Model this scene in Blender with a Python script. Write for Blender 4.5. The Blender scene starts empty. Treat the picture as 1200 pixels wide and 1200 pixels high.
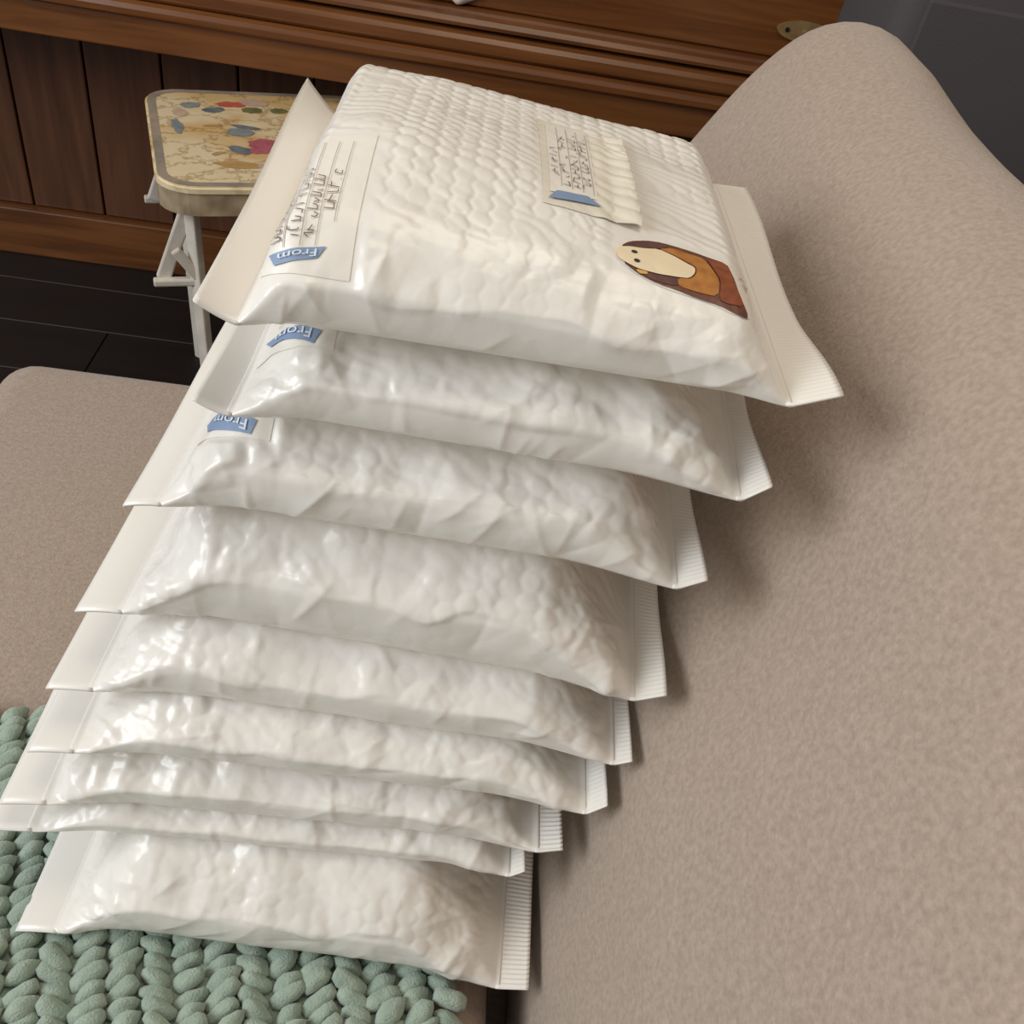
import bpy, bmesh, math, random
import numpy as np
from mathutils import Vector, Matrix, noise as mnoise

# ------------------------------------------------------------------ camera
scene = bpy.context.scene
C = scene.collection
F_PX, PITCH, ROLL, YAW = 1100.0, math.radians(41.9), math.radians(11.9), math.radians(7.4)
CAM_POS = Vector((0.1135, -0.392, 1.153))
cp_, sp_ = math.cos(PITCH), math.sin(PITCH)
fwd = Vector((math.sin(YAW) * cp_, math.cos(YAW) * cp_, -sp_))
rt0 = Vector((math.cos(YAW), -math.sin(YAW), 0))
up0 = Vector((math.sin(YAW) * sp_, math.cos(YAW) * sp_, cp_))
rt_ = rt0 * math.cos(ROLL) + up0 * math.sin(ROLL)
up_ = up0 * math.cos(ROLL) - rt0 * math.sin(ROLL)
cam_d = bpy.data.cameras.new('camera')
cam_d.sensor_width = 36.0
cam_d.lens = 36.0 * F_PX / 1200.0
cam_d.clip_start = 0.01
cam = bpy.data.objects.new('camera', cam_d)
M3 = Matrix((rt_, up_, -fwd)).transposed()
cam.matrix_world = Matrix.Translation(CAM_POS) @ M3.to_4x4()
C.objects.link(cam)
scene.camera = cam

# ------------------------------------------------------------------ light
world = bpy.data.worlds.new('room_ambient')
world.use_nodes = True
bg = world.node_tree.nodes['Background']
bg.inputs[0].default_value = (1.0, 0.93, 0.84, 1)
bg.inputs[1].default_value = 0.30
scene.world = world

def area(name, loc, target, sx, sy, energy, col):
    d = bpy.data.lights.new(name, 'AREA')
    d.shape = 'RECTANGLE'; d.size = sx; d.size_y = sy; d.energy = energy; d.color = col
    o = bpy.data.objects.new(name, d)
    o.location = loc
    o.rotation_euler = (Vector(target) - Vector(loc)).to_track_quat('-Z', 'Y').to_euler()
    C.objects.link(o)
    return o
area('window_daylight', (-2.1, -0.75, 1.95), (0.1, 0.1, 0.8), 1.5, 1.3, 52, (0.92, 0.965, 1.0))
area('overhead_warm_light', (0.3, 0.2, 2.6), (0.2, 0.2, 0), 0.9, 0.9, 10, (1.0, 0.85, 0.66))  # weak warm area light from overhead, no visible source

vs = scene.view_settings
vs.view_transform = 'Standard'; vs.look = 'None'; vs.gamma = 1.0; vs.use_curve_mapping = False
vs.exposure = 0.0

# ------------------------------------------------------------------ helpers
def lin(r, g, b):
    f = lambda c: (c / 255 / 12.92) if c / 255 <= 0.04045 else ((c / 255 + 0.055) / 1.055) ** 2.4
    return (f(r), f(g), f(b), 1)

def mat(name, col, rough=0.6, spec=0.5, noise=None, bump=None, sheen=0.0, metal=0.0, coat=0.0, weave=None):
    """noise=(scale, other colour, detail); bump=(scale, strength, distance)"""
    m = bpy.data.materials.new(name); m.use_nodes = True
    nt = m.node_tree; b = nt.nodes['Principled BSDF']
    b.inputs['Base Color'].default_value = col
    b.inputs['Roughness'].default_value = rough
    b.inputs['Specular IOR Level'].default_value = spec
    b.inputs['Metallic'].default_value = metal
    b.inputs['Sheen Weight'].default_value = sheen
    b.inputs['Sheen Roughness'].default_value = 0.5
    b.inputs['Coat Weight'].default_value = coat
    tc = nt.nodes.new('ShaderNodeTexCoord')
    if noise:
        n = nt.nodes.new('ShaderNodeTexNoise'); n.inputs['Scale'].default_value = noise[0]
        n.inputs['Detail'].default_value = noise[2] if len(noise) > 2 else 4
        nt.links.new(tc.outputs['Object'], n.inputs['Vector'])
        r = nt.nodes.new('ShaderNodeValToRGB')
        r.color_ramp.elements[0].position = 0.3; r.color_ramp.elements[1].position = 0.7
        r.color_ramp.elements[0].color = col; r.color_ramp.elements[1].color = noise[1]
        nt.links.new(n.outputs[0], r.inputs[0]); nt.links.new(r.outputs[0], b.inputs['Base Color'])
    if bump:
        n2 = nt.nodes.new('ShaderNodeTexNoise'); n2.inputs['Scale'].default_value = bump[0]
        n2.inputs['Detail'].default_value = 5
        nt.links.new(tc.outputs['Object'], n2.inputs['Vector'])
        bp = nt.nodes.new('ShaderNodeBump'); bp.inputs['Strength'].default_value = bump[1]
        bp.inputs['Distance'].default_value = bump[2]
        nt.links.new(n2.outputs[0], bp.inputs['Height']); nt.links.new(bp.outputs[0], b.inputs['Normal'])
    return m

def wood(name, c1, c2, c3, axis='x', scale=14, rough=0.38, bump=0.25):
    m = bpy.data.materials.new(name); m.use_nodes = True
    nt = m.node_tree; b = nt.nodes['Principled BSDF']
    tc = nt.nodes.new('ShaderNodeTexCoord'); mp = nt.nodes.new('ShaderNodeMapping')
    mp.inputs['Scale'].default_value = {'x': (0.55, 6, 9), 'z': (9, 6, 0.55), 'y': (9, 0.55, 6)}[axis]
    nt.links.new(tc.outputs['Object'], mp.inputs['Vector'])
    n = nt.nodes.new('ShaderNodeTexNoise'); n.inputs['Scale'].default_value = scale * 0.4
    n.inputs['Detail'].default_value = 7; n.inputs['Distortion'].default_value = 0.6
    nt.links.new(mp.outputs[0], n.inputs['Vector'])
    r = nt.nodes.new('ShaderNodeValToRGB')
    e = r.color_ramp.elements
    e[0].position = 0.28; e[0].color = c1; e[1].position = 0.74; e[1].color = c3
    mid = e.new(0.5); mid.color = c2
    nt.links.new(n.outputs[0], r.inputs[0]); nt.links.new(r.outputs[0], b.inputs['Base Color'])
    b.inputs['Roughness'].default_value = rough
    bp = nt.nodes.new('ShaderNodeBump'); bp.inputs['Strength'].default_value = bump; bp.inputs['Distance'].default_value = 0.002
    nt.links.new(n.outputs[0], bp.inputs['Height']); nt.links.new(bp.outputs[0], b.inputs['Normal'])
    return m

def tag(o, label=None, cat=None, group=None, kind=None):
    if label: o['label'] = label
    if cat: o['category'] = cat
    if group: o['group'] = group
    if kind: o['kind'] = kind
    return o

def empty(name, loc=(0, 0, 0), rz=0.0):
    o = bpy.data.objects.new(name, None); o.empty_display_size = 0.05
    o.location = loc; o.rotation_euler = (0, 0, rz); C.objects.link(o)
    return o

def link(name, me, m, parent=None, smooth=True):
    if m is not None: me.materials.append(m)
    if smooth: me.polygons.foreach_set('use_smooth', [True] * len(me.polygons))
    o = bpy.data.objects.new(name, me); C.objects.link(o)
    if parent is not None: o.parent = parent
    return o

def pydata(name, V, Fc, m, parent=None, smooth=True):
    me = bpy.data.meshes.new(name)
    me.from_pydata([tuple(map(float, v)) for v in V], [], [tuple(map(int, f)) for f in Fc]); me.update()
    return link(name, me, m, parent, smooth)

def bm_obj(name, bm, m, parent=None, smooth=False):
    bmesh.ops.recalc_face_normals(bm, faces=bm.faces[:])
    me = bpy.data.meshes.new(name); bm.to_mesh(me); bm.free()
    return link(name, me, m, parent, smooth)

def add_box(bm, c, s, bev=0.0, seg=2, rot=None):
    M = Matrix.Translation(c)
    if rot is not None: M = M @ rot
    r = bmesh.ops.create_cube(bm, size=1.0, matrix=M @ Matrix.Diagonal((s[0], s[1], s[2], 1)))
    if bev > 0:
        es = list({e for v in r['verts'] for e in v.link_edges})
        bmesh.ops.bevel(bm, geom=es, offset=bev, segments=seg, affect='EDGES', profile=0.5)

def box(name, c, s, m, parent=None, bev=0.004, seg=2, rot=None, smooth=False):
    bm = bmesh.new(); add_box(bm, c, s, bev, seg, rot)
    return bm_obj(name, bm, m, parent, smooth)

def bar(name, p, q, w, t, m, parent=None, bev=0.003):
    p, q = Vector(p), Vector(q); d = q - p
    rot = d.to_track_quat('Z', 'X').to_matrix().to_4x4()
    return box(name, (p + q) / 2, (w, t, d.length), m, parent, bev, 2, rot)

def vnoise(shape_u, shape_v, cell_u, cell_v, rng):
    """smooth random field sampled at coords shape_u x shape_v (metres)"""
    nu = int(np.ptp(shape_u) / cell_u) + 4; nv = int(np.ptp(shape_v) / cell_v) + 4
    g = rng.normal(size=(nu, nv))
    a = (shape_u - shape_u.min()) / cell_u + 0.5; b = (shape_v - shape_v.min()) / cell_v + 0.5
    i = np.floor(a).astype(int); j = np.floor(b).astype(int)
    fa = a - i; fb = b - j; fa = fa * fa * (3 - 2 * fa); fb = fb * fb * (3 - 2 * fb)
    A = g[np.ix_(i, j)]; B = g[np.ix_(i + 1, j)]; Cc = g[np.ix_(i, j + 1)]; D = g[np.ix_(i + 1, j + 1)]
    fa = fa[:, None]; fb = fb[None, :]
    return (A * (1 - fa) + B * fa) * (1 - fb) + (Cc * (1 - fa) + D * fa) * fb

def facets(u, v, cell, rng, ang=0.5):
    """crumpled-film field: piecewise planar, with sharp breaks between the facets"""
    Ug = np.repeat(u[:, None], len(v), 1); Vg = np.repeat(v[None], len(u), 0)
    w1 = vnoise(u, v, cell * 1.7, cell * 1.7, rng) * cell * 0.35; w2 = vnoise(u, v, cell * 1.7, cell * 1.7, rng) * cell * 0.35
    ca, sa = math.cos(ang), math.sin(ang)
    a = ((Ug + w1) * ca - (Vg + w2) * sa) / cell; b = ((Ug + w1) * sa + (Vg + w2) * ca) / cell
    a -= a.min() - 0.5; b -= b.min() - 0.5
    g = rng.normal(size=(int(a.max()) + 3, int(b.max()) + 3))
    i = np.floor(a).astype(int); j = np.floor(b).astype(int); fa = a - i; fb = b - j
    lo = fa + fb < 1
    t1 = g[i, j] * (1 - fa - fb) + g[i + 1, j] * fa + g[i, j + 1] * fb
    t2 = g[i + 1, j + 1] * (fa + fb - 1) + g[i + 1, j] * (1 - fb) + g[i, j + 1] * (1 - fa)
    return np.where(lo, t1, t2)

def sstep(x):
    x = np.clip(x, 0, 1); return x * x * (3 - 2 * x)

# ------------------------------------------------------------------ materials
M_poly = mat('white_poly', lin(240, 236, 229), 0.26, 0.5, bump=(900, 0.05, 0.001))
M_paper = mat('label_paper', lin(241, 236, 227), 0.36, 0.5)
M_paper2 = mat('label_paper_grey', lin(230, 223, 208), 0.4, 0.45)
M_blue = mat('label_blue', lin(132, 154, 186), 0.5)
M_white_ink = mat('label_white_ink', lin(228, 232, 236), 0.5)
M_ink = mat('pen_ink', lin(128, 108, 102), 0.6)
M_rule = mat('ruled_line', lin(178, 170, 164), 0.6)
M_sofa = mat('taupe_microfibre', lin(160, 143, 129), 0.95, 0.15, noise=(260, lin(181, 163, 148), 13), bump=(500, 0.35, 0.003), sheen=0.25)
M_wood = wood('dark_wood', lin(88, 50, 25), lin(110, 66, 33), lin(130, 82, 44), rough=0.3)
M_wood_v = wood('dark_wood_upright', lin(82, 50, 33), lin(98, 62, 42), lin(112, 72, 50), 'z')
M_floor = wood('dark_floor', lin(20, 12, 10), lin(26, 16, 13), lin(32, 20, 16), 'x', rough=0.6)
M_white = mat('white_paint', lin(226, 218, 206), 0.5, noise=(30, lin(204, 194, 180), 4))
M_brass = mat('aged_brass', lin(176, 148, 104), 0.45, metal=0.35, noise=(60, lin(150, 122, 82), 3))
M_dark = mat('charcoal_cloth', lin(84, 80, 82), 0.85, 0.2, bump=(300, 0.2, 0.002))
M_knit = mat('mint_chenille', lin(146, 164, 149), 0.95, 0.1, noise=(90, lin(172, 188, 172), 5), bump=(600, 0.6, 0.003), sheen=0.5)
M_wall = mat('wall_paint', lin(196, 184, 166), 0.9, noise=(8, lin(204, 192, 174), 4))
M_black = mat('black_plastic', lin(22, 20, 20), 0.6)

# ------------------------------------------------------------------ setting
fl = empty('floor', (0, 0, 0)); tag(fl, 'dark brown plank floor', 'floor', kind='structure')
rnd = random.Random(4)
for k in range(26):
    y0 = -1.6 + k * 0.16
    x = -2.6 + rnd.uniform(0, 0.6); first = True
    xs = [-2.6]
    while x < 2.6: xs.append(x); x += rnd.uniform(0.9, 1.5)
    xs.append(2.6)
    for a, b in zip(xs[:-1], xs[1:]):
        if b - a > 0.05:
            box('plank', ((a + b) / 2, y0 + 0.08, -0.01), (b - a - 0.002, 0.158, 0.02), M_floor, fl, 0.0015, 1)
box('subfloor', (0, 0.48, -0.03), (5.2, 4.2, 0.02), M_floor, fl, 0, 1)
wl = box('wall_back', (0, 2.1, 1.3), (5.2, 0.08, 2.6), M_wall, None, 0, 1)
tag(wl, 'plain beige wall behind the wooden cabinet', 'wall', kind='structure')

# ------------------------------------------------------------------ bubble mailers
GX = np.arange(-0.30, 0.46, 0.004); GY = np.arange(-0.36, 0.46, 0.004)
class Mailer: pass

def sample_field(Fd, x, y):
    a = np.clip((x - GX[0]) / 0.004, 0, len(GX) - 1.001); b = np.clip((y - GY[0]) / 0.004, 0, len(GY) - 1.001)
    i = a.astype(int); j = b.astype(int); fa = a - i; fb = b - j
    return (Fd[i, j] * (1 - fa) + Fd[i + 1, j] * fa) * (1 - fb) + (Fd[i, j + 1] * (1 - fa) + Fd[i + 1, j + 1] * fa) * fb

def blur(A, n):
    for _ in range(n):
        P = np.pad(A, 1, mode='edge')
        A = (P[:-2, 1:-1] + P[2:, 1:-1] + P[1:-1, :-2] + P[1:-1, 2:] + 2 * P[1:-1, 1:-1]) / 6
    return A

def chaikin(P, n=2):
    for _ in range(n):
        q = 0.75 * P[:-1] + 0.25 * P[1:]; r = 0.25 * P[:-1] + 0.75 * P[1:]
        P = np.concatenate([P[:1], np.stack([q, r], 1).reshape(-1, P.shape[1]), P[-1:]])
    return P

def section(T, a, nose, rz, dome):
    """loop from the front lower edge over the top to the back lower edge, then along the bottom; y in [-a, a].
    The front is a steep lower face, a break at height rz*T, then a sloping shoulder of length nose."""
    nose = min(nose, a * 0.6)
    F = np.array([(-a + 0.05 * nose, 0.02 * T), (-a + 0.01 * nose, 0.10 * T), (-a, 0.26 * T), (-a + 0.02 * nose, rz * T - 0.04 * T), (-a + 0.05 * nose, rz * T + 0.02 * T),
                  (-a + 0.30 * nose, (0.5 + 0.5 * rz) * T - 0.04 * T), (-a + 0.62 * nose, 0.90 * T), (-a + 1.0 * nose, 0.98 * T), (-a + 1.3 * nose, T), (-a + 1.5 * nose, T)])
    F = chaikin(F, 2)
    my = np.linspace(F[-1, 0], -F[-1, 0], 40)[1:-1]
    B = F[::-1].copy(); B[:, 0] *= -1
    top = np.concatenate([F, np.stack([my, np.full_like(my, T)], 1), B])
    top[:, 1] += dome * np.clip(1 - (top[:, 0] / a) ** 2, 0, 1)
    G = chaikin(np.array([(a - 0.05 * nose, 0.02 * T), (a - 0.08 * nose, 0.004 * T), (a - 0.2 * nose, 0.0), (a - 0.5 * nose, 0.0)]), 2)
    mb = np.linspace(G[-1, 0], -G[-1, 0], 24)[1:-1]
    H_ = G[::-1].copy(); H_[:, 0] *= -1
    bot = np.concatenate([G, np.stack([mb, np.zeros_like(mb)], 1), H_])
    return top, bot

def resamp(P, n, dense=0.0):
    d = np.concatenate([[0], np.cumsum(np.linalg.norm(np.diff(P, axis=0), axis=1))])
    q = np.linspace(0, 1, n)
    t = ((1 - dense) * q + dense * q * q) * d[-1]
    return np.stack([np.interp(t, d, P[:, 0]), np.interp(t, d, P[:, 1])], 1), d[-1]

def build_mailer(i, sp, Hprev):
    rng = np.random.default_rng(100 + i)
    L, W, T = sp['L'], sp.get('W', 0.28), sp['T']
    fl_, se = sp.get('flap', 0.026), sp.get('seam', 0.018)
    nu, nt, nb = sp.get('nu', 210), sp.get('nt', 200), 50
    U = np.linspace(0, L - fl_ - se, nu)
    Lb = U[-1]
    rl, rr = sp.get('rl', 0.060), sp.get('rr', 0.072)
    def wedge(x):
        x = np.clip(x, 0, 1); return 0.42 * (1 - (1 - x) ** 2) * 0.8 + (1 - 0.336) * sstep(x)
    ramp = np.clip(wedge(U / rl) * wedge((Lb - U) / rr), 0.02, 1)
    if 'taper' in sp: ramp = ramp * (1 - sp['taper'] * (1 - np.clip((Lb - U) / 0.20, 0, 1)))
    base_w = W - 0.9 * T * 0.5
    G = np.zeros((nu, nt + nb, 3)); S = np.zeros((nu, nt))
    for j, u in enumerate(U):
        t = max(T * ramp[j], 0.0022)
        a = base_w / 2 + sp.get('ear', 0.005) * (1 - ramp[j])
        top, bot = section(t, a, sp.get('nose', 1.15) * t + 0.002, sp.get('rz', 0.46), sp.get('dome', 0.002) * ramp[j])
        tp, ln = resamp(top, nt, 0.55); bt, _ = resamp(bot, nb + 2)
        G[j, :nt, 0] = u; G[j, :nt, 1] = tp[:, 0]; G[j, :nt, 2] = tp[:, 1]
        G[j, nt:, 0] = u; G[j, nt:, 1] = bt[1:-1, 0]; G[j, nt:, 2] = bt[1:-1, 1]
        qq = np.linspace(0, 1, nt); S[j] = (0.45 * qq + 0.55 * qq * qq) * ln
    # ---- relief on the top/front film
    Ptop = G[:, :nt]
    du = np.gradient(Ptop, axis=0); ds = np.gradient(Ptop, axis=1)
    N = np.cross(du, ds); N /= np.linalg.norm(N, axis=2, keepdims=True) + 1e-12
    if N[nu // 2, nt // 2, 2] < 0: N = -N
    s_axis = S[nu // 2]
    Smax = s_axis[-1]
    UU = np.repeat(U[:, None], nt, 1); SS = np.repeat(s_axis[None], nu, 0)
    mask = sstep(U / 0.02)[:, None] * sstep((Lb - U) / 0.025)[:, None]
    p = sp.get('pitch', 0.0135)
    col = np.floor(UU / (p * 0.87))
    best = np.full(UU.shape, 9.0); best2 = np.full(UU.shape, 9.0); bid = np.zeros(UU.shape); bc = np.zeros(UU.shape); bc2 = np.zeros(UU.shape)
    wob = 0.0007 * vnoise(U, s_axis, 0.02, 0.02, rng)
    for dc in (-1, 0, 1):
        cc = col + dc
        cu = (cc + 0.5) * p * 0.87
        off = np.where(np.mod(cc, 2) == 0, 0, p / 2)
        r0 = np.round((SS - off) / p)
        for dr in (-1, 0, 1):
            rr_ = r0 + dr; cs = rr_ * p + off
            d = np.hypot(UU - cu, SS - cs + wob)
            sel = d < best
            sel2 = (~sel) & (d < best2)
            best2 = np.where(sel, best, np.where(sel2, d, best2)); bc2 = np.where(sel, bc, np.where(sel2, cc, bc2))
            bid = np.where(sel, np.mod(cc * 131.7 + rr_ * 57.3, 97) / 97, bid); bc = np.where(sel, cc, bc); best = np.where(sel, d, best)
    R = p * 0.46
    dome = np.sqrt(np.clip(1 - (best / R) ** 2, 0, 1))
    groove = np.exp(-(best2 - best) / 0.0012) * np.where(bc == bc2, 0.35, 1.0)
    var = 0.18 + 0.82 * sstep(vnoise(U, s_axis, 0.03, 0.03, rng) * 0.7 + 0.6)
    bub = 0.86 * sp.get('bub', 0.0008) * (sp.get('domew', 0.75) * dome - sp.get('groove', 0.35) * groove) * var * (0.7 + 0.4 * bid)
    # film pulled between bubbles: little diagonal tension folds
    tens = sp.get('tens', 0.0004) * np.abs(np.sin((UU * 0.55 + SS) * math.pi / p + 1.5 * vnoise(U, s_axis, 0.02, 0.02, rng)))
    rsx = 0.46 * T * ramp[:, None] * (1 + 0.16 * vnoise(U, s_axis[:2], 0.028, 1.0, rng)[:, :1])      # where the film breaks over
    shoulder = np.exp(-((SS - rsx - 0.016) / (0.020 + 0.35 * T)) ** 2)
    lowface = 1 - sstep((SS - rsx + 0.004) / 0.006)
    endz = np.exp(-((Lb - UU) / 0.06) ** 2) * 0.7 + np.exp(-(UU / 0.055) ** 2) * 0.9
    crum = (np.clip(shoulder * 0.8 + endz * 0.5, 0, 1.0) + sp.get('crum_top', 0.10)) * (1 - 0.65 * lowface)
    lumps = sp.get('lump', 0.0007) * vnoise(U, s_axis, 0.04, 0.035, rng)
    lumps = lumps + sp.get('crum', 0.0018) * crum * (facets(U, s_axis, 0.036, rng, 0.4) + 0.5 * facets(U, s_axis, 0.016, rng, 1.1) + 0.17 * (1.6 - 1.2 * UU / Lb) * facets(U, s_axis, 0.008, rng, 0.8))
    bf = 0.25 + 0.75 * sstep((SS - sp.get('bub_from', -1.0)) / 0.08 + 0.5)
    bub = bub * bf; tens = tens * bf
    bub = bub * (1 - 0.8 * lowface); tens = tens * (1 - lowface)
    quiet = np.ones_like(UU)
    for (u0, u1, s0, s1) in sp.get('quiet', []):
        q = sstep((UU - u0) / 0.006 + 0.5) * sstep((u1 - UU) / 0.006 + 0.5) * sstep((SS - s0) / 0.006 + 0.5) * sstep((s1 - SS) / 0.006 + 0.5)
        quiet *= 1 - 0.85 * q
    # sharp folds, mostly on the front roll and at the ends
    cr = np.zeros_like(UU)
    for k in range(sp.get('folds', 34)):
        z = rng.random()
        if z < 0.6:
            u0 = rng.uniform(0.01, Lb - 0.01); s0 = abs(rng.normal(0.022, 0.016)); ang = rng.normal(1.2, 0.7)
        elif z < 0.85:
            u0 = rng.choice([rng.uniform(0.005, 0.05), rng.uniform(Lb - 0.06, Lb - 0.008)]); s0 = rng.uniform(0, 0.08)
            ang = rng.normal(0.9, 0.4) if u0 > Lb / 2 else rng.normal(2.2, 0.4)
        else:
            u0 = rng.uniform(0, Lb); s0 = rng.uniform(0.02, Smax * 0.5); ang = rng.uniform(0, 3.14)
        ln = rng.uniform(0.010, 0.030); A = rng.uniform(0.0005, 0.0019) * rng.choice([1, 1, -0.7]) * sp.get('fold_amp', 1.0)
        ca, sa = math.cos(ang), math.sin(ang)
        al = (UU - u0) * ca + (SS - s0) * sa; ac = -(UU - u0) * sa + (SS - s0) * ca
        side = np.where(ac > 0, 0.0085, 0.0035)
        cr += A * np.exp(-np.abs(ac) / side) * np.clip(1 - (al / ln) ** 2, 0, 1)
    # one long soft ridge along the front roll where the film breaks over
    ridge = sp.get('ridge', 0.0017) * (0.7 + 0.4 * vnoise(U, s_axis[:2], 0.02, 1.0, rng)[:, :1]) * np.exp(-np.abs(SS - rsx) / np.where(SS > rsx, 0.010, 0.005))
    disp = (bub + tens) * quiet + lumps * (0.4 + 0.6 * quiet) + (cr + ridge) * quiet
    edge = sstep(SS / 0.004) * sstep((Smax - SS) / 0.004)
    disp = disp * mask * edge
    G[:, :nt] += N * disp[..., None]
    # ---- to the stack: yaw, position, draping over what lies below
    yaw = sp.get('yaw', 0.0); cy, sy = math.cos(yaw), math.sin(yaw)
    x_r, y_f = sp['x'], sp['y']                # front right corner of the whole mailer
    def place(P):
        P = np.array(P, float)
        lx = P[..., 0] + fl_ - L; ly = P[..., 1] + base_w / 2
        X = x_r + lx * cy - ly * sy; Y = y_f + lx * sy + ly * cy
        Z = P[..., 2] + sp.get('_z', 0.0)
        if Hprev is not None:
            Z = Z + sample_field(sp['_sag'], X, Y)
        Z = Z + sp.get('tilt_x', 0.0) * (X - 0.12) + sp.get('tilt_y', 0.0) * (Y - 0.1)
        return np.stack([X, Y, Z], -1)
    if Hprev is not None:
        cx = x_r - L / 2; cyy = y_f + W / 2
        ix = (GX > cx - 0.09) & (GX < cx + 0.09); iy = (GY > cyy - 0.06) & (GY < cyy + 0.06)
        zref = np.percentile(Hprev[np.ix_(ix, iy)], 80)
        sag = np.clip(Hprev - zref, -sp.get('maxsag', 0.006), 0.003)
        sp['_sag'] = blur(sag, 24); sp['_z'] = zref + sp.get('gap', 0.0016)
    else:
        sp['_z'] = sp['z']
    G0 = G
    Gw = place(G0)
    m = Mailer(); m.G = Gw; m.nt = nt; m.U = U; m.S = S; m.sp = sp; m.place = place; m.Lb = Lb; m.base_w = base_w
    duw = np.gradient(Gw[:, :nt], axis=0); dsw = np.gradient(Gw[:, :nt], axis=1)
    Nw = np.cross(duw, dsw); Nw /= np.linalg.norm(Nw, axis=2, keepdims=True) + 1e-12
    if Nw[nu // 2, nt // 2, 2] < 0: Nw = -Nw
    m.N = Nw; m.smid = s_axis
    # ---- objects
    root = empty('bubble_mailer', tuple(place(np.array([[Lb / 2, 0, 0.0]]))[0]))
    org = np.array(root.location)
    m.root = root; m.org = org
    nc = nt + nb
    V = (Gw - org).reshape(-1, 3)
    idx = np.arange(nu * nc).reshape(nu, nc)
    A = idx[:-1, :]; B = idx[1:, :]
    A2 = np.roll(A, -1, 1); B2 = np.roll(B, -1, 1)
    faces = np.stack([A, A2, B2, B], -1).reshape(-1, 4).tolist()
    faces.append(list(idx[0, :][::-1])); faces.append(list(idx[-1, :]))
    body = pydata('padded_body', V, faces, M_poly, root)
    # flap (left) and end seam (right): thin welded sheets
    def sheet(name, x0, x1, zf, nx, ny, wid, th=0.0014):
        xs = np.linspace(x0, x1, nx); ys = np.linspace(-wid / 2, wid / 2, ny)
        XX, YY = np.meshgrid(xs, ys, indexing='ij')
        ZZ = zf(XX, YY)
        top = place(np.stack([XX, YY, ZZ + th], -1)); bot = place(np.stack([XX, YY, ZZ], -1))
        V = (np.concatenate([top.reshape(-1, 3), bot.reshape(-1, 3)]) - org)
        n = nx * ny; I = np.arange(n).reshape(nx, ny)
        f = []
        q = np.stack([I[:-1, :-1], I[1:, :-1], I[1:, 1:], I[:-1, 1:]], -1).reshape(-1, 4)
        f += q.tolist(); f += (q[:, ::-1] + n).tolist()
        ring = list(I[:, 0]) + list(I[-1, 1:]) + list(I[-2::-1, -1]) + list(I[0, -2:0:-1])
        for a, b in zip(ring, ring[1:] + ring[:1]): f.append([a, a + n, b + n, b])
        o = pydata(name, V, f, M_poly, root)
        return o
    wid = base_w + 2 * sp.get('ear', 0.005)
    cl = sp.get('flap_curl', 0.0)
    rngf = np.random.default_rng(500 + i)
    fn = rngf.normal(size=6)
    def zflap(X, Y):
        t = np.clip(-X / fl_, 0, 1); v = Y / (wid / 2)
        return 0.0004 + 0.0018 * t * np.sin(3.0 * v + fn[0]) * t + cl * sstep((v + 0.3) / 1.3) * (0.35 + 0.65 * t) - sp.get('flap_droop', 0.004) * t * (0.6 + 0.4 * t)
    sheet('flap', -fl_, 0.003, zflap, 10, 46, wid)
    cs = sp.get('seam_curl', 0.004)
    amp = sp.get('crimp', 0.00014)
    def zseam(X, Y):
        t = np.clip((X - Lb) / se, 0, 1); v = Y / (wid / 2)
        rib = amp * np.sin(Y * 2 * math.pi / 0.0034) * sstep(t / 0.3)
        return 0.0004 + rib + t * (cs * sstep((-v - 0.3) / 0.7) + 0.0025 * np.sin(4 * v + fn[1]) + sp.get('seam_lift', 0.0)) 
    sheet('end_seam', Lb - 0.003, Lb + se, zseam, 9, 420, wid)
    # ---- height field of the result for the next mailer up
    H = np.full((len(GX), len(GY)), -1.0)
    pts = Gw[:, :nt].reshape(-1, 3)
    gi = np.clip(((pts[:, 0] - GX[0]) / 0.004).round().astype(int), 0, len(GX) - 1)
    gj = np.clip(((pts[:, 1] - GY[0]) / 0.004).round().astype(int), 0, len(GY) - 1)
    np.maximum.at(H, (gi, gj), pts[:, 2])
    lo = pts[:, 2].min()
    H[H < 0] = lo
    m.H = H
    return m

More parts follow.
